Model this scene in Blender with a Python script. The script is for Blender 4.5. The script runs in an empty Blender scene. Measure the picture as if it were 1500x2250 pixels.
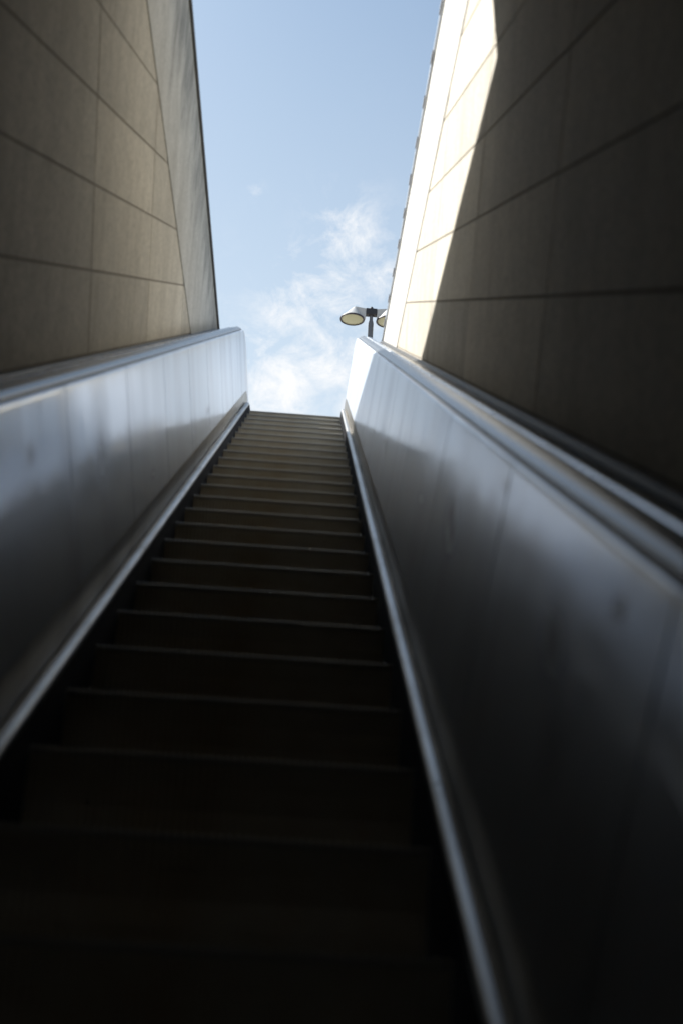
import bpy, bmesh, math, random
from mathutils import Vector, Matrix
random.seed(4)
sc = bpy.context.scene
COL = sc.collection
rad = math.radians
PI = math.pi
CZ = 3.27                      # camera height above the lower landing
C30, S30 = math.cos(rad(30)), 0.5

# ------------------------------------------------------------------ camera
def cam_axes(yaw, pitch, roll):
    fwd = Vector((math.sin(yaw)*math.cos(pitch), math.cos(yaw)*math.cos(pitch), math.sin(pitch)))
    right = Vector((math.cos(yaw), -math.sin(yaw), 0))
    up = right.cross(fwd)
    r = right*math.cos(roll) + up*math.sin(roll)
    u = -right*math.sin(roll) + up*math.cos(roll)
    return r, u, fwd
cd = bpy.data.cameras.new('camera')
cam = bpy.data.objects.new('camera', cd); COL.objects.link(cam)
r_, u_, f_ = cam_axes(rad(1.9604), rad(20.356), rad(3.3005))
FPX = 2627.24
M = Matrix.Identity(4)
for i in range(3):
    M[i][0] = r_[i]; M[i][1] = u_[i]; M[i][2] = -f_[i]
M[2][3] = CZ
cam.matrix_world = M
cd.sensor_fit = 'HORIZONTAL'; cd.sensor_width = 24.0
cd.lens = FPX/1500*24
cd.clip_start = 0.05; cd.clip_end = 6000
cd.dof.use_dof = True; cd.dof.focus_distance = 55.0; cd.dof.aperture_fstop = 2.1
sc.camera = cam

# ------------------------------------------------------------------ light
SUNDIR = Vector((-1.8, 0.73, 2.45)).normalized()       # towards the sun
el = math.asin(SUNDIR.z); az = math.atan2(SUNDIR.x, SUNDIR.y)
w = bpy.data.worlds.new('World'); sc.world = w; w.use_nodes = True
nt = w.node_tree; N = nt.nodes; L = nt.links
for n in list(N): N.remove(n)
out = N.new('ShaderNodeOutputWorld'); bg = N.new('ShaderNodeBackground')
sky = N.new('ShaderNodeTexSky'); sky.sky_type = 'NISHITA'; sky.sun_disc = False
sky.sun_elevation = el; sky.sun_rotation = az
sky.air_density = 1.0; sky.dust_density = 2.0; sky.ozone_density = 0.45; sky.altitude = 50
bg.inputs['Strength'].default_value = 0.062
tc = N.new('ShaderNodeTexCoord')
def wmath(op, a, b=None, c=None, clamp=False):
    n = N.new('ShaderNodeMath'); n.operation = op; n.use_clamp = clamp
    for i, x in enumerate((a, b, c)):
        if x is None: continue
        if isinstance(x, (int, float)): n.inputs[i].default_value = x
        else: L.new(x, n.inputs[i])
    return n.outputs[0]
def pix_dir(x, y):
    d = r_*(x-750) + u_*(1125-y) + f_*FPX
    return d.normalized()
noise = N.new('ShaderNodeTexNoise'); noise.inputs['Scale'].default_value = 26
noise.inputs['Detail'].default_value = 9; noise.inputs['Roughness'].default_value = 0.68
noise.inputs['Distortion'].default_value = 0.3
mp = N.new('ShaderNodeMapping'); mp.inputs['Scale'].default_value = (1, 1, 1.25); mp.inputs['Rotation'].default_value = (0, 0.5, 0.3)
L.new(tc.outputs['Generated'], mp.inputs['Vector']); L.new(mp.outputs[0], noise.inputs['Vector'])
# banks of cloud at real directions of the sky: (direction, angular radius, weight)
banks = [((770, 520), .032, .85), ((700, 620), .034, .9), ((800, 560), .03, .7), ((860, 600), .035, .8), ((640, 690), .034, .8), ((720, 760), .05, .9),
         ((570, 760), .03, .7), ((600, 870), .04, 1.25), ((560, 420), .008, .45), ((800, 860), .035, .7), ((760, 690), .04, .8),
         ((560, 910), .04, 1.3), ((1250, 1000), .12, .8), ((250, 1000), .12, .8), ((2600, 900), .3, .6), ((-1500, 900), .3, .6)]
mask = None
for (px, py), r0, wt in banks:
    d = pix_dir(px, py)
    vd = N.new('ShaderNodeVectorMath'); vd.operation = 'DISTANCE'
    L.new(tc.outputs['Generated'], vd.inputs[0]); vd.inputs[1].default_value = d
    g = wmath('MULTIPLY', vd.outputs['Value'], 1/r0)
    g = wmath('POWER', g, 2.0); g = wmath('MULTIPLY', g, -1.0); g = wmath('EXPONENT', g)
    g = wmath('MULTIPLY', g, wt)
    mask = g if mask is None else wmath('MAXIMUM', mask, g)
nz2 = N.new('ShaderNodeTexNoise'); nz2.inputs['Scale'].default_value = 9; nz2.inputs['Detail'].default_value = 4
L.new(mp.outputs[0], nz2.inputs['Vector'])
cl = wmath('MULTIPLY', noise.outputs['Fac'], 4.4)
cl = wmath('ADD', cl, wmath('MULTIPLY', nz2.outputs['Fac'], 1.2))
cl = wmath('SUBTRACT', cl, 2.84)
cl = wmath('ADD', cl, wmath('MULTIPLY', mask, 0.85))
cl = wmath('SUBTRACT', cl, 0.08)
cl = wmath('MULTIPLY', cl, 0.8, clamp=True)
cl = wmath('MULTIPLY', cl, wmath('MULTIPLY', mask, 1.4, clamp=True), clamp=True)
sp = N.new('ShaderNodeSeparateXYZ'); L.new(tc.outputs['Generated'], sp.inputs[0])
veil = wmath('MULTIPLY', wmath('SUBTRACT', 0.70, sp.outputs['Z']), 2.4, clamp=True)
veil = wmath('ADD', wmath('MULTIPLY', veil, 0.9), 0.06, clamp=True)
vmix = N.new('ShaderNodeMix'); vmix.data_type = 'RGBA'; L.new(veil, vmix.inputs['Factor']); tint = N.new('ShaderNodeMix'); tint.data_type = 'RGBA'; tint.blend_type = 'MULTIPLY'; tint.inputs['Factor'].default_value = 1
L.new(sky.outputs[0], tint.inputs[6]); tint.inputs[7].default_value = (.97, 1.05, .98, 1); L.new(tint.outputs[2], vmix.inputs[6])
vmix.inputs[7].default_value = (4.3, 4.8, 5.2, 1)
mix = N.new('ShaderNodeMix'); mix.data_type = 'RGBA'
L.new(cl, mix.inputs['Factor']); L.new(vmix.outputs[2], mix.inputs[6])
mix.inputs[7].default_value = (5.3, 5.35, 5.45, 1)
L.new(mix.outputs[2], bg.inputs['Color']); L.new(bg.outputs[0], out.inputs['Surface'])

sd = bpy.data.lights.new('sun', 'SUN'); sun = bpy.data.objects.new('sun', sd); COL.objects.link(sun)
sd.energy = 4.0; sd.angle = rad(0.5); sd.color = (1.0, 0.97, 0.92)
sun.rotation_euler = SUNDIR.to_track_quat('Z', 'Y').to_euler(); sun.location = (0, 0, 30)
sc.view_settings.view_transform = 'Standard'; sc.view_settings.look = 'None'
sc.view_settings.gamma = 1; sc.view_settings.exposure = 1.6
sc.render.engine = 'CYCLES'
sc.cycles.use_denoising = True
sc.cycles.max_bounces = 10; sc.cycles.diffuse_bounces = 6; sc.cycles.glossy_bounces = 6
sc.cycles.sample_clamp_indirect = 6
sc.cycles.blur_glossy = 0.5

# ------------------------------------------------------------------ helpers
def tag(o, label=None, cat=None, group=None, kind=None):
    if label: o['label'] = label
    if cat: o['category'] = cat
    if group: o['group'] = group
    if kind: o['kind'] = kind
    return o
def empty(name, loc=(0, 0, 0)):
    o = bpy.data.objects.new(name, None); COL.objects.link(o); o.location = loc; return o
def link(name, bm, mat, parent=None, smooth=None):
    bmesh.ops.recalc_face_normals(bm, faces=bm.faces)
    me = bpy.data.meshes.new(name); bm.to_mesh(me); bm.free()
    if smooth is not None:
        me.polygons.foreach_set('use_smooth', [True]*len(me.polygons))
        me.set_sharp_from_angle(angle=rad(smooth))
    me.materials.append(mat.m if isinstance(mat, Mat) else mat)
    o = bpy.data.objects.new(name, me); COL.objects.link(o)
    if parent is not None:
        o.parent = parent
        o.matrix_parent_inverse = Matrix.Translation(-parent.location) if parent.location.length else Matrix.Identity(4)
    return o
def box(bm, x0, x1, y0, y1, z0, z1):
    v = [bm.verts.new(p) for p in ((x0,y0,z0),(x1,y0,z0),(x1,y1,z0),(x0,y1,z0),(x0,y0,z1),(x1,y0,z1),(x1,y1,z1),(x0,y1,z1))]
    for f in ((3,2,1,0),(4,5,6,7),(0,1,5,4),(1,2,6,5),(2,3,7,6),(3,0,4,7)): bm.faces.new([v[i] for i in f])
def prism_yz(bm, poly, x0, x1):                       # polygon of (y, z) with thickness in x
    a = [bm.verts.new((x0, y, z)) for y, z in poly]; b = [bm.verts.new((x1, y, z)) for y, z in poly]
    n = len(poly)
    bm.faces.new(a); bm.faces.new(b[::-1])
    for i in range(n): bm.faces.new((a[i], b[i], b[(i+1) % n], a[(i+1) % n]))
def lathe(bm, prof, c, n=48, axis='z', tilt=None):
    rings = []
    for r, z in prof:
        if r < 1e-5: rings.append([bm.verts.new((0, 0, z))])
        else: rings.append([bm.verts.new((r*math.cos(2*PI*k/n), r*math.sin(2*PI*k/n), z)) for k in range(n)])
    for A, B in zip(rings, rings[1:]):
        for k in range(n):
            a, b = A[k % len(A)], A[(k+1) % len(A)]; c_, d = B[(k+1) % len(B)], B[k % len(B)]
            vs = []
            for v in (a, b, c_, d):
                if v not in vs: vs.append(v)
            if len(vs) >= 3: bm.faces.new(vs)
    for R in rings:
        for v in R:
            if tilt is not None: v.co = tilt @ v.co
            v.co += Vector(c)

# ------------------------------------------------------------------ materials
class Mat:
    def __init__(s, name, base=(.5, .5, .5), rough=.5, metal=0.0, spec=.5):
        s.m = bpy.data.materials.new(name); s.m.use_nodes = True
        s.t = s.m.node_tree; s.N = s.t.nodes; s.L = s.t.links
        s.b = s.N['Principled BSDF']
        s.b.inputs['Base Color'].default_value = (*base, 1); s.b.inputs['Roughness'].default_value = rough
        s.b.inputs['Metallic'].default_value = metal; s.b.inputs['Specular IOR Level'].default_value = spec
        s.co = s.N.new('ShaderNodeTexCoord').outputs['Object']
    def inp(s, sock, x):
        if isinstance(x, (int, float)): sock.default_value = x
        elif isinstance(x, tuple): sock.default_value = (*x, 1) if len(x) == 3 else x
        else: s.L.new(x, sock)
    def math(s, op, a, b=0.0, clamp=False):
        n = s.N.new('ShaderNodeMath'); n.operation = op; n.use_clamp = clamp
        s.inp(n.inputs[0], a); s.inp(n.inputs[1], b); return n.outputs[0]
    def xyz(s):
        n = s.N.new('ShaderNodeSeparateXYZ'); s.L.new(s.co, n.inputs[0]); return n.outputs
    def noise(s, scale, stretch=(1, 1, 1), detail=5, rough=.55, rot=(0, 0, 0), dist=0.0, loc=(0, 0, 0)):
        m = s.N.new('ShaderNodeMapping'); m.inputs['Rotation'].default_value = rot
        m2 = s.N.new('ShaderNodeMapping'); m2.inputs['Scale'].default_value = stretch; m2.inputs['Location'].default_value = loc
        s.L.new(s.co, m.inputs[0]); s.L.new(m.outputs[0], m2.inputs[0])
        n = s.N.new('ShaderNodeTexNoise'); n.inputs['Scale'].default_value = scale
        n.inputs['Detail'].default_value = detail; n.inputs['Roughness'].default_value = rough; n.inputs['Distortion'].default_value = dist
        s.L.new(m2.outputs[0], n.inputs['Vector']); return n.outputs['Fac']
    def ramp(s, f, stops):
        n = s.N.new('ShaderNodeValToRGB'); e = n.color_ramp.elements
        while len(e) < len(stops): e.new(.5)
        for el_, (p, c) in zip(e, stops):
            el_.position = p; el_.color = (c, c, c, 1) if isinstance(c, (int, float)) else (*c, 1)
        s.L.new(f, n.inputs[0]); return n.outputs[0]
    def mixc(s, f, a, b, mode='MIX'):
        n = s.N.new('ShaderNodeMix'); n.data_type = 'RGBA'; n.blend_type = mode
        s.inp(n.inputs['Factor'], f); s.inp(n.inputs[6], a); s.inp(n.inputs[7], b); return n.outputs[2]
    def color(s, x): s.inp(s.b.inputs['Base Color'], x)
    def rough(s, x): s.inp(s.b.inputs['Roughness'], x)
    def bump(s, h, strength=.3, dist=.002, prev=None):
        n = s.N.new('ShaderNodeBump'); n.inputs['Strength'].default_value = strength; n.inputs['Distance'].default_value = dist
        s.L.new(h, n.inputs['Height'])
        if prev is not None: s.L.new(prev, n.inputs['Normal'])
        s.L.new(n.outputs[0], s.b.inputs['Normal']); return n.outputs[0]
    def blob(s, centre, radii):                        # soft ellipsoidal mark at a place on the thing
        m = s.N.new('ShaderNodeVectorMath'); m.operation = 'SUBTRACT'; s.L.new(s.co, m.inputs[0]); m.inputs[1].default_value = centre
        r = s.N.new('ShaderNodeMapping'); r.inputs['Rotation'].default_value = (rad(-30), 0, 0); s.L.new(m.outputs[0], r.inputs[0])
        k = s.N.new('ShaderNodeVectorMath'); k.operation = 'MULTIPLY'; s.L.new(r.outputs[0], k.inputs[0]); k.inputs[1].default_value = tuple(1/x for x in radii)
        l = s.N.new('ShaderNodeVectorMath'); l.operation = 'LENGTH'; s.L.new(k.outputs[0], l.inputs[0])
        return s.math('EXPONENT', s.math('MULTIPLY', s.math('POWER', l.outputs['Value'], 2.0), -1.0))

def concrete(name, c1, c2, streak=.5, bump=.35, panel=True):
    m = Mat(name, c1, .82)
    big = m.noise(.9, detail=6)
    base = m.mixc(m.ramp(big, [(.35, 0.), (.68, 1.)]), c1, c2)
    spk = m.noise(90, detail=3, rough=.7)
    base = m.mixc(m.ramp(spk, [(.35, .5), (.62, 0.)]), base, tuple(x*.72 for x in c1))
    med = m.noise(9, detail=6, rough=.65)
    base = m.mixc(m.ramp(med, [(.42, 0.), (.70, .8)]), base, tuple(x*.66 for x in c2))
    fin = m.noise(38, detail=6, rough=.75); base = m.mixc(m.ramp(fin, [(.44, 0.), (.68, .7)]), base, tuple(x*.55 for x in c1))
    st = m.noise(1.0, stretch=(3, 3.2, .42), detail=8, rough=.66, rot=(rad(-12), 0, 0), dist=.4)
    base = m.mixc(m.ramp(st, [(.46, 0.), (.70, streak*1.5)]), base, (c1[0]*.42, c1[1]*.38, c1[2]*.33))
    if panel:
        at = m.N.new('ShaderNodeAttribute'); at.attribute_name = 'tint'
        v = m.ramp(at.outputs['Fac'], [(0., .84), (1., 1.14)])
        base = m.mixc(1.0, base, v, 'MULTIPLY')
    m.color(base)
    p = m.bump(m.noise(160, detail=4, rough=.7), bump, .003)
    m.bump(m.noise(14, detail=5), .25, .006, p)
    return m
M_clad = concrete('granite_cladding', (.53, .485, .40), (.64, .59, .49), .22)
M_core = Mat('joint_mortar', (.19, .168, .135), .9)

M_band = concrete('coping_concrete', (.50, .49, .455), (.57, .555, .51), .25, .2, panel=False)
# dark lichen streaks running down from the top edge of the left coping
def stained(name):
    m = concrete(name, (.50, .49, .455), (.57, .555, .51), .25, .2, panel=False)
    src = m.b.inputs['Base Color'].links[0].from_socket
    X, Y, Z = m.xyz()
    d = m.math('SUBTRACT', WT, Z)                        # distance below the top
    n = m.noise(2.2, stretch=(1, 1.2, .5), detail=10, rough=.72, rot=(rad(12), 0, 0))
    reach = m.math('MULTIPLY', m.math('SUBTRACT', n, .27), 2.8)
    far = m.math('MULTIPLY', m.math('SUBTRACT', 11.0, Y), .055)
    reach = m.math('ADD', reach, far)
    f = m.math('MULTIPLY', m.math('SUBTRACT', reach, d), 1.7, clamp=True)
    f = m.math('MULTIPLY', f, m.ramp(m.noise(6, stretch=(1, 3.5, .3), detail=8, rough=.75), [(.36, .15), (.62, 1.)]))
    m.color(m.mixc(m.math('MULTIPLY', f, .75), src, (.05, .052, .048)))
    return m
WT = 6.32 + CZ                                         # top of both walls

def steel(name, base=(.56, .57, .59), rough=.2, blobs=(), wavy=True):
    m = Mat(name, base, rough, 1.0)
    # fine brushing along the panel, streaks of handling dirt down it, shallow waves of thin sheet
    br = m.noise(40, stretch=(1, .25, 14), detail=4, rot=(rad(-30), 0, 0))
    dirt = m.noise(1.1, stretch=(1, 2.6, .45), detail=6, rough=.5, rot=(rad(-30), 0, 0))
    dm = m.ramp(dirt, [(.44, 0.), (.72, 1.)])
    c = m.mixc(m.math('MULTIPLY', dm, .42), base, (base[0]*.55, base[1]*.53, base[2]*.50))
    r = m.math('ADD', m.math('MULTIPLY', br, .10), rough-.05)
    r = m.math('ADD', r, m.math('MULTIPLY', dm, .09))
    smudge = m.ramp(m.noise(5, detail=6, rough=.7), [(.5, 0.), (.75, 1.)])
    r = m.math('ADD', r, m.math('MULTIPLY', smudge, .10))
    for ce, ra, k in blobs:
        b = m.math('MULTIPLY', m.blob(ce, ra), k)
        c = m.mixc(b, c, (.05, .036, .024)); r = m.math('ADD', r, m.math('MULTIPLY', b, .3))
    m.color(c); m.rough(r)
    if not wavy: return m
    p = m.bump(m.noise(1.7, stretch=(1, 1.6, .55), detail=2, rot=(rad(-30), 0, 0)), .35, .012)
    m.bump(br, .03, .0004, p)
    return m
def satin(m, r2, fac):
    """brushed sheet: a broad satin lobe under a sharper one"""
    b2 = m.N.new('ShaderNodeBsdfPrincipled'); b2.inputs['Metallic'].default_value = .55; b2.inputs['Roughness'].default_value = r2
    m.L.new(m.b.inputs['Base Color'].links[0].from_socket, b2.inputs['Base Color'])
    if m.b.inputs['Normal'].links: m.L.new(m.b.inputs['Normal'].links[0].from_socket, b2.inputs['Normal'])
    mx = m.N.new('ShaderNodeMixShader'); mx.inputs[0].default_value = fac
    m.L.new(m.b.outputs[0], mx.inputs[1]); m.L.new(b2.outputs[0], mx.inputs[2])
    o = [n for n in m.N if n.type == 'OUTPUT_MATERIAL'][0]; m.L.new(mx.outputs[0], o.inputs['Surface'])
def IN(u, v, w_):                                      # incline frame of the camera -> world
    return Vector((u, v*C30 - w_*S30, v*S30 + w_*C30 + CZ))
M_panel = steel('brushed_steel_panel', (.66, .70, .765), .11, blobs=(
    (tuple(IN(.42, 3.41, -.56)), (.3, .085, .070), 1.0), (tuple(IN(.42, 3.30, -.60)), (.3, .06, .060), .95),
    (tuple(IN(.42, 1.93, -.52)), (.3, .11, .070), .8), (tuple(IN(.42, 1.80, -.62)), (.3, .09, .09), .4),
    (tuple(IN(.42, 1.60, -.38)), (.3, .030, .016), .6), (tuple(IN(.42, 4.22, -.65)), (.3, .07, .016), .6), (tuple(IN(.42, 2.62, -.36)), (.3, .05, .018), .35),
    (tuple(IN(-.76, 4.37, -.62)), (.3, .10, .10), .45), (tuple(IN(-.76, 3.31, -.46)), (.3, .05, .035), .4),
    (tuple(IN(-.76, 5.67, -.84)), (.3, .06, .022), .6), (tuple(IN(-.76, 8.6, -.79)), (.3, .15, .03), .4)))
satin(M_panel, .45, .48)
M_rail = steel('polished_rail', (.31, .312, .31), .33, wavy=False)
M_deck = steel('dull_deck_metal', (.30, .28, .245), .36, wavy=False)
M_odeck = steel('outer_deck_metal', (.50, .51, .53), .24, wavy=False)
M_gutter = Mat('grimy_gutter_metal', (.045, .044, .042), .45, .5)
M_skirt = Mat('black_skirt_enamel', (.006, .006, .008), .9, 0, .08)
M_rubber = Mat('worn_handrail_rubber', (.10, .105, .11), .3, .35, .6)
M_rubber.rough(M_rubber.math('ADD', M_rubber.math('MULTIPLY', M_rubber.noise(18, detail=5), .04), .2))
M_gap = Mat('black_gap_backing', (.008, .008, .009), .8)  # near-black body that shows in the panel seams and beside the handrail
M_step = Mat('cast_aluminium_step', (.42, .39, .33), .5, .12)
wear = M_step.noise(2.3, detail=6, rough=.6); wr = M_step.ramp(wear, [(.4, 0.), (.66, 1.)])
M_step.color(M_step.mixc(wr, (.44, .42, .36), (.34, .275, .18)))
M_step.rough(M_step.math('ADD', M_step.math('MULTIPLY', M_step.noise(12), .2), .32))
M_tread = Mat('worn_tread_metal', (.28, .27, .245), .45, .4)
M_tread.rough(M_tread.math('ADD', M_tread.math('MULTIPLY', M_tread.noise(9), .25), .38))
M_flash = steel('zinc_flashing', (.5, .52, .56), .3, wavy=False)
M_clip = Mat('dark_clip', (.2, .2, .22), .6)
M_soffit = concrete('soffit_concrete', (.32, .30, .26), (.38, .355, .31), .5, .3, panel=False)
M_floor = concrete('lower_floor_stone', (.10, .095, .085), (.13, .12, .11), .1, .2, panel=False)

# ------------------------------------------------------------------ escalator path
REF = -1.16                                            # nosing line, below the camera across the incline
V0, V1 = -4.0, 13.02
R0, R1 = 2.6, .85
def pt_incl(v): return (v*C30 - REF*S30, v*S30 + REF*C30 + CZ)
A1 = R1*PI/6; A0 = R0*PI/6
def path(s):
    """(y, z, slope angle) of the nosing line at arc length s"""
    if s > V1:
        y, z = pt_incl(V1); t = min(s-V1, A1); th = PI/6 - t/R1
        cy, cz = y + R1*S30, z - R1*C30
        y2, z2 = cy - R1*math.sin(th), cz + R1*math.cos(th)
        return (y2 + max(0, s-V1-A1), z2, th)
    if s < V0:
        y, z = pt_incl(V0); t = min(V0-s, A0); th = PI/6 - t/R0
        cy, cz = y - R0*S30, z + R0*C30
        y2, z2 = cy + R0*math.sin(th), cz - R0*math.cos(th)
        return (y2 - max(0, V0-s-A0), z2, th)
    y, z = pt_incl(v=s); return (y, z, PI/6)
UC = -0.163                                            # centre line of the escalator
def extr(bm, prof, side, s0, s1, ds=.16, jit=None):
    """sweep a closed profile of (distance from the centre line, height w) along the escalator path"""
    cuts = [s0] + [x for x in (V0-A0, V0, V1, V1+A1) if s0 < x < s1] + [s1]
    ss = []
    for a, b in zip(cuts, cuts[1:]):
        curved = (a >= V1-1e-6 and b <= V1+A1+1e-6) or (a >= V0-A0-1e-6 and b <= V0+1e-6)
        n = max(1, int(math.ceil((b-a)/(.05 if curved else 3.0))))
        ss += [a+(b-a)*i/n for i in range(n)]
    ss.append(s1)
    rings = []
    for s in ss:
        y, z, th = path(s); ring = []
        for b, ww in prof:
            h = ww - REF
            ring.append(bm.verts.new((UC + side*b, y - h*math.sin(th), z + h*math.cos(th))))
        rings.append(ring)
    n = len(prof)
    for A, B in zip(rings, rings[1:]):
        for k in range(n): bm.faces.new((A[k], A[(k+1) % n], B[(k+1) % n], B[k]))
    bm.faces.new(rings[0]); bm.faces.new(rings[-1][::-1])
def rnd(pts, r, n=4):
    """round the corners of a closed profile"""
    o = []
    m = len(pts)
    for i in range(m):
        p0, p, p1 = Vector(pts[i-1]), Vector(pts[i]), Vector(pts[(i+1) % m])
        a, b = (p0-p), (p1-p); ra = min(r, a.length*.45, b.length*.45)
        A = p + a.normalized()*ra; B = p + b.normalized()*ra
        for k in range(n+1):
            t = k/n; q = A*(1-t)**2 + p*2*t*(1-t) + B*t*t; o.append((q.x, q.y))
    return o
SA, SB = V0-A0-1.2, V1+A1+1.7                          # both ends of the balustrades
LAND_Z = path(V1+A1+1)[1]; LOW_Z = path(V0-A0-1)[1]
LAND_Y = path(V1+A1)[0]

# ------------------------------------------------------------------ setting
XL, XR = -1.06, .74                                    # inner faces of the two walls
YC = 4.66                                              # edge of the slab that roofs the lower half
Y_END = 16.0
YB = -5.0                                              # unseen roof opening and court, added so daylight from behind reaches the steps
def sheet_with_hole(name, z, mat, hx0, hx1, hy0, hy1, R=1500):
    bm = bmesh.new()
    xs = [-R, -60, hx0, hx1, 60, R]; ys = [-R, -60, hy0, hy1, 60, R]
    g = [[bm.verts.new((x, y, z)) for y in ys] for x in xs]
    for i in range(5):
        for j in range(5):
            if i == 2 and j == 2: continue
            bm.faces.new((g[i][j], g[i+1][j], g[i+1][j+1], g[i][j+1]))
    return link(name, bm, mat)
M_pave = Mat('square_paving', (.27, .255, .225), .8)
bk = M_pave.N.new('ShaderNodeTexBrick'); M_pave.L.new(M_pave.co, bk.inputs[0])
bk.inputs['Scale'].default_value = 1; bk.inputs['Brick Width'].default_value = .6; bk.inputs['Row Height'].default_value = .6; bk.inputs['Mortar Size'].default_value = .006; bk.offset = .5
bk.inputs['Color1'].default_value = (.30, .28, .25, 1); bk.inputs['Color2'].default_value = (.25, .235, .21, 1); bk.inputs['Mortar'].default_value = (.08, .075, .07, 1)
M_pave.color(M_pave.mixc(M_pave.ramp(M_pave.noise(.8, detail=8), [(.4, 0.), (.8, .5)]), bk.outputs[0], (.14, .13, .115)))
M_pave.bump(bk.outputs['Fac'], -.3, .004)
GZ = LAND_Z - .006
g = sheet_with_hole('ground', GZ, M_pave, XL-.34, XR+.34, -17.8, LAND_Y+.35); tag(g, kind='structure')

# tunnel that the lower half of the escalator stands in
bm = bmesh.new(); 
# slab over the lower part; its underside is shaped to set the light below
soff = [(YC, WT-.02), (YB, WT-.02), (YB, CZ+2.9), (YC, CZ+4.85)]
prism_yz(bm, soff, XL-.03, XR+.03)
tag(link('ceiling', bm, M_soffit), kind='structure')
bm = bmesh.new(); box(bm, XL-.3, XR+.3, -18.0, LAND_Y+.3, LOW_Z-.4, LOW_Z-.02)
tag(link('floor', bm, M_floor), kind='structure')
bm = bmesh.new(); box(bm, XL-.3, XR+.3, -18.0, -17.7, LOW_Z-.4, WT-.05)
tag(link('wall_back', bm, M_soffit), kind='structure')  # end wall of the added, unseen court

def clip_poly(poly, f):
    o = []
    for i in range(len(poly)):
        a, b = poly[i-1], poly[i]; fa, fb = f(a), f(b)
        if (fa >= 0) != (fb >= 0):
            t = fa/(fa-fb); o.append((a[0]+(b[0]-a[0])*t, a[1]+(b[1]-a[1])*t))
        if fb >= 0: o.append(b)
    return o
def build_wall(side, X, zb, vs, ws, label, bandmat, extra=()):
    """clad retaining wall with a level concrete coping beam"""
    o = empty('retaining_wall', (X, 0, LOW_Z))
    tag(o, label, 'wall')
    bm = bmesh.new(); x1 = X+side*.005
    box(bm, min(x1, X+side*.32), max(x1, X+side*.32), -17.6, Y_END-.02, LOW_Z-.4, zb)
    link('core', bm, M_core, o)
    bm = bmesh.new(); lay = bm.faces.layers.float.new('tint') if False else None
    tints = []
    for i in range(len(vs)-1):
        for j in range(len(ws)-1):
            gv, gw = .0068, .0055
            q = [(vs[i]+gv, ws[j]+gw), (vs[i+1]-gv, ws[j]+gw), (vs[i+1]-gv, ws[j+1]-gw), (vs[i]+gv, ws[j+1]-gw)]
            poly = [(v*C30-w_*S30, v*S30+w_*C30+CZ) for v, w_ in q]
            for f in (lambda p: zb-.004-p[1], lambda p: p[0]+17.6, lambda p: Y_END-p[0], lambda p: p[1]-(LOW_Z-.3)):
                if poly: poly = clip_poly(poly, f)
            if len(poly) < 3: continue
            ar = abs(sum(poly[k-1][0]*poly[k][1]-poly[k][0]*poly[k-1][1] for k in range(len(poly))))/2
            if ar < .002: continue
            n0 = len(bm.faces)
            dx = random.uniform(0, .0012)
            prism_yz(bm, poly, X+side*dx, X+side*.05)
            tints += [random.random()]*(len(bm.faces)-n0)
    c = link('stone_cladding', bm, M_clad, o)
    at = c.data.attributes.new('tint', 'FLOAT', 'FACE'); at.data.foreach_set('value', tints)
    # coping beam: a slightly proud level band up to the top of the wall, in long pours
    bm = bmesh.new(); s = -side*.005
    a, b = X+s, X+side*.32
    box(bm, min(a, b), max(a, b), -17.6, Y_END, zb, WT-.05)
    link('coping_beam', bm, bandmat, o)
    return o
ws = [.09+.39*k for k in range(-12, 10)]
wl = build_wall(-1, XL, 4.90+CZ, [5.70+1.95*k for k in range(-12, 9)], ws,
    'shaded beige stone-clad wall left of the escalator, its grey top beam streaked with dark stains', stained('stained_coping'))
wr_ = build_wall(1, XR, 5.17+CZ, [3.95+1.97*k for k in range(-11, 9)], ws,
    'stone-clad wall right of the escalator, half in deep shadow and half in bright sun', M_band)
# caps of the two walls
bm = bmesh.new(); box(bm, XL-.34, XL+.022, -17.62, Y_END+.02, WT-.05, WT); link('top_cap', bm, Mat('dark_cap_stone', (.075, .075, .072), .8).m, wl)
bm = bmesh.new(); box(bm, XR-.02, XR+.34, -17.62, Y_END+.02, WT-.05, WT); fl = link('metal_flashing', bm, M_flash.m if isinstance(M_flash, Mat) else M_flash, wr_)
k = 0; y = YC+.45
while y < Y_END-.3:
    bm = bmesh.new()
    pr = [(y-.065, WT-.047), (y+.065, WT-.047), (y+.06, WT-.022), (y-.06, WT-.022)]
    prism_yz(bm, pr, XR-.028, XR-.0205)
    c = link('clip', bm, M_clip.m, fl); y += .5

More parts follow.
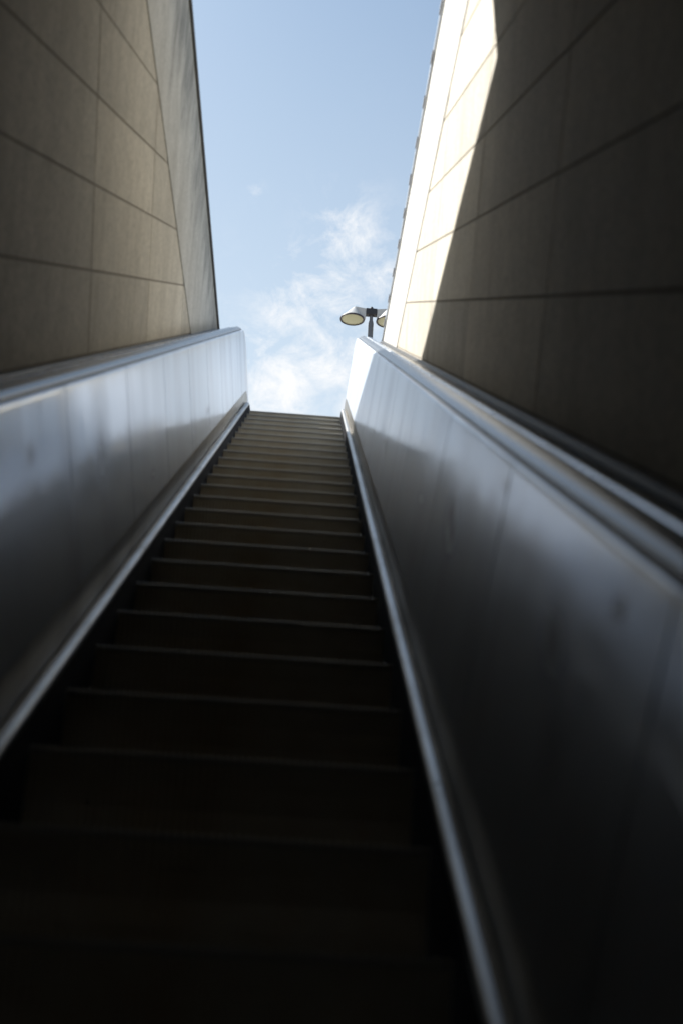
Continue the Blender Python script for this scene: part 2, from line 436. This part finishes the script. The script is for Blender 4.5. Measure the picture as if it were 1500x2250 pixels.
# ------------------------------------------------------------------ escalator
esc = empty('escalator', (UC, 0, LOW_Z))
tag(esc, 'dark ribbed escalator climbing between two brushed steel balustrades towards the open sky', 'escalator')
def seg(name, prof, mat, side, cuts, gap=.003, smooth=35):
    for a, b in zip(cuts, cuts[1:]):
        bm = bmesh.new(); extr(bm, prof, side, a+gap/2, b-gap/2)
        link(name, bm, mat.m, esc, smooth)
PJ = [SA] + [x for x in [1.38+1.22*k for k in range(-6, 11)] if SA+.3 < x < SB-.3] + [SB]
for side in (-1, 1):
    # leaning inner panels of sheet steel, one part each
    for a, b in zip(PJ, PJ[1:]):
        bm = bmesh.new()
        extr(bm, [(.5495, -.957), (.614, -.318), (.6175, -.307), (.625, -.303), (.636, -.303), (.636, -.34), (.566, -.957)], side, a+.0045, b-.0045)
        link('balustrade_panel', bm, M_panel.m, esc, 50)
    bm = bmesh.new()   # body behind the panels
    extr(bm, [(.580, -.955), (.646, -.306), (.706, -.306), (.706, -1.3), (.580, -1.3)], side, SA+.02, SB-.02)
    link('balustrade_body', bm, M_gap.m, esc)
    bm = bmesh.new()
    extr(bm, rnd([(.637, -.3005), (.638, -.294), (.651, -.281), (.686, -.267), (.698, -.276), (.697, -.3005)], .005), side, SA-.05, SB+.08)
    link('handrail', bm, M_rubber.m, esc, 60)
    rc = [SA] + ([7.9] if side < 0 else [7.3]) + [SB]
    seg('outer_deck', rnd([(.708, -.35), (.708, -.292), (.722, -.276), (.762, -.280), (.775, -.297), (.775, -.35)], .008), M_odeck, side, rc, .004)
    bm = bmesh.new(); extr(bm, [(.776, -.335), (.880, -.322), (.885, -.309), (.894, -.306), (.894, -.345), (.776, -.355)], side, SA, SB)
    link('gutter_strip', bm, M_gutter.m, esc)
    # lower deck between panel and skirt rail
    seg('lower_deck', [(.5575, -1.066), (.5505, -.9595), (.564, -.9595), (.572, -1.11), (.5575, -1.11)], M_deck, side,
        [SA, -2.3, .14, 2.58, 5.02, 7.46, 9.9, SB])
    seg('skirt_rail', rnd([(.504, -1.105), (.504, -1.090), (.511, -1.080), (.532, -1.076), (.539, -1.084), (.5535, -1.089), (.5535, -1.105)], .004), M_rail, side,
        [SA, -2.23, .21, 2.65, 5.09, 7.53, 9.97, SB], .006)
    bm = bmesh.new(); extr(bm, [(.5045, -1.106), (.54, -1.106), (.54, -1.5), (.5045, -1.5)], side, SA, SB)
    link('skirt_panel', bm, M_skirt.m, esc)
# steps: tread and riser are cast with cleats; one step is built and then copied
def step_meshes():
    rb = bmesh.new(); hw = .496; pitch = .0200; n = int(2*hw/pitch)
    H = .245
    # riser plate, gently bowed like the real casting
    prof = [(.0, 0), (.004, -.03), (.012, -.08), (.016, -.14), (.012, -.20), (.0, -H)]
    def strip(x0, x1, off, z_top):
        vs = []
        for yy, zz in prof:
            zz = min(zz, z_top)
            vs.append([rb.verts.new((x0, yy+off, zz)), rb.verts.new((x1, yy+off, zz)), rb.verts.new((x1, yy+off+.012, zz)), rb.verts.new((x0, yy+off+.012, zz))])
        for A, B in zip(vs, vs[1:]):
            for k_ in range(4): rb.faces.new((A[k_], A[(k_+1) % 4], B[(k_+1) % 4], B[k_]))
        rb.faces.new(vs[0]); rb.faces.new(vs[-1][::-1])
    strip(-hw, hw, .014, -.002)
    for i in range(n):
        x = -hw+.003+pitch*i
        strip(x, x+.0088, .004, -.001)
    tb = bmesh.new()
    box(tb, -hw, hw, .006, .400, -.020, -.008)
    for i in range(n):
        x = -hw+.003+pitch*i
        y0 = -.004
        # tooth with a chamfered nose
        pr = [(y0, -.008), (y0+.007, 0), (.398, 0), (.398, -.009), (y0, -.014)]
        prism_yz(tb, pr, x, x+.0088)
    return rb, tb
rb, tb = step_meshes()
s0 = link('step', rb, M_step.m); t0 = link('tread', tb, M_tread.m)
PH = .172
y_first = pt_incl(PH)[0]
k0 = int(math.floor((path(V0-A0-.2)[0]-y_first)/.4)); k1 = int(math.ceil((LAND_Y+.1-y_first)/.4))
def path_z(y):
    lo, hi = -12.0, 20.0
    for _ in range(50):
        mid = (lo+hi)/2
        if path(mid)[0] < y: lo = mid
        else: hi = mid
    return path(lo)[1]
first = True
for k in range(k0, k1):
    y = y_first+.4*k; z = path_z(y)
    if first: a, b = s0, t0; first = False
    else:
        a = s0.copy(); b = t0.copy(); COL.objects.link(a); COL.objects.link(b)
    a.parent = esc; a.matrix_parent_inverse = Matrix.Identity(4); a.location = (0, y, z-LOW_Z)
    b.parent = a; b.location = (0, 0, 0)
y_comb = y_first+.4*k1
bm = bmesh.new(); box(bm, UC-.50, UC+.50, y_comb+.004, y_comb+.16, LAND_Z-.02, LAND_Z+.004)
for i in range(100):
    x = UC-.4953+.0101*i
    prism_yz(bm, [(y_comb-.05, LAND_Z-.007), (y_comb+.01, LAND_Z+.003), (y_comb+.01, LAND_Z-.01)], x, x+.004)
link('comb_plate', bm, M_rail.m, esc)
bm = bmesh.new(); box(bm, UC-.50, UC+.50, y_comb+.164, y_comb+1.5, LAND_Z-.03, LAND_Z+.002); link('landing_plate', bm, M_rail.m, esc)

# ------------------------------------------------------------------ street lamp beyond the upper landing
def place(px, py, depth):                              # where the lamp stands, measured from the photograph
    return Vector((0, 0, CZ)) + (r_*(px-750) + u_*(1125-py) + f_*FPX)*(depth/FPX)
DL = 26.0
Pb = place(815.5, 686, DL)
mpp = DL/FPX                                           # metres per photo pixel there
lamp = empty('street_lamp', (Pb.x, Pb.y, GZ))
tag(lamp, 'grey street lamp with two cone heads on a dark pole beyond the escalator top', 'street lamp')
M_pole = Mat('dark_grey_pole_paint', (.10, .105, .12), .5, .2)
M_brk = Mat('black_bracket', (.012, .013, .018), .6)
M_head = Mat('light_grey_head', (.36, .37, .38), .5); M_head.rough(M_head.math('ADD', M_head.math('MULTIPLY', M_head.noise(6), .2), .35))
M_rim = Mat('dark_rim', (.02, .015, .025), .5)
M_lens = Mat('yellowed_lens', (.36, .36, .24), .35)
bm = bmesh.new(); H = Pb.z-GZ
lathe(bm, [(.001, 0), (.16, 0), (.16, .03), (.085, .06), (.08, H*.4), (.062, H*.4+.1), (.056, H-.27), (.036, H-.19), (.036, H-.1), (.001, H-.1)], (Pb.x, Pb.y, GZ), 24)
link('pole', bm, M_pole.m, lamp, 40)
bm = bmesh.new()
box(bm, Pb.x-.118, Pb.x+.118, Pb.y-.07, Pb.y+.07, Pb.z-.075, Pb.z+.06)
lathe(bm, [(.001, .055), (.062, .055), (.055, .085), (.028, .10), (.026, .125), (.001, .145)], Pb, 16)
lathe(bm, [(.001, -.105), (.045, -.10), (.06, -.0745), (.001, -.0745)], Pb, 16)
link('bracket', bm, M_brk.m, lamp, 30)
for side in (-1, 1):
    # cone head hanging from a folded arm
    R = .258; hx = side*(.405 if side < 0 else .375); droop = -.02
    cx = Pb.x + hx; cz = Pb.z - .20
    apex = Vector((Pb.x+side*.355, Pb.y, Pb.z+.085))
    bm = bmesh.new(); n = 48
    ring = [bm.verts.new((cx+R*math.cos(2*PI*k/n), Pb.y+R*math.sin(2*PI*k/n), cz)) for k in range(n)]
    top = [bm.verts.new((apex.x+.03*math.cos(2*PI*k/n), apex.y+.06*math.sin(2*PI*k/n), apex.z)) for k in range(n)]
    for k in range(n): bm.faces.new((ring[k], ring[(k+1) % n], top[(k+1) % n], top[k]))
    bm.faces.new(top)
    head = link('lamp_head', bm, M_head.m, lamp, 50)
    bm = bmesh.new(); lathe(bm, [(R-.035, .004), (R+.006, .012), (R+.010, -.012), (R-.012, -.022), (R-.022, -.012), (R-.035, .004)], (cx, Pb.y, cz), 48)
    link('rim', bm, M_rim.m, head, 50)
    bm = bmesh.new(); lathe(bm, [(.001, -.028), (R*.5, -.022), (R-.03, -.006), (R-.02, .0)], (cx, Pb.y, cz), 48)
    link('lens', bm, M_lens.m, head, 60)
    # arm: tapered hood from the bracket to the head
    bm = bmesh.new()
    xa = Pb.x+side*.121; xb = apex.x; xc = Pb.x+side*.150
    zt0, zt1 = Pb.z+.055, Pb.z+.085
    pr = [(xa, zt0), (xb, zt1), (xb-side*.004, zt1-.04), (xc, cz+.012), (xa, cz+.05)]
    A = [bm.verts.new((x, Pb.y-.06, z)) for x, z in pr]; B = [bm.verts.new((x, Pb.y+.06, z)) for x, z in pr]
    bm.faces.new(A); bm.faces.new(B[::-1])
    for k in range(len(pr)): bm.faces.new((A[k], B[k], B[(k+1) % 5], A[(k+1) % 5]))
    link('arm', bm, M_head.m, lamp)
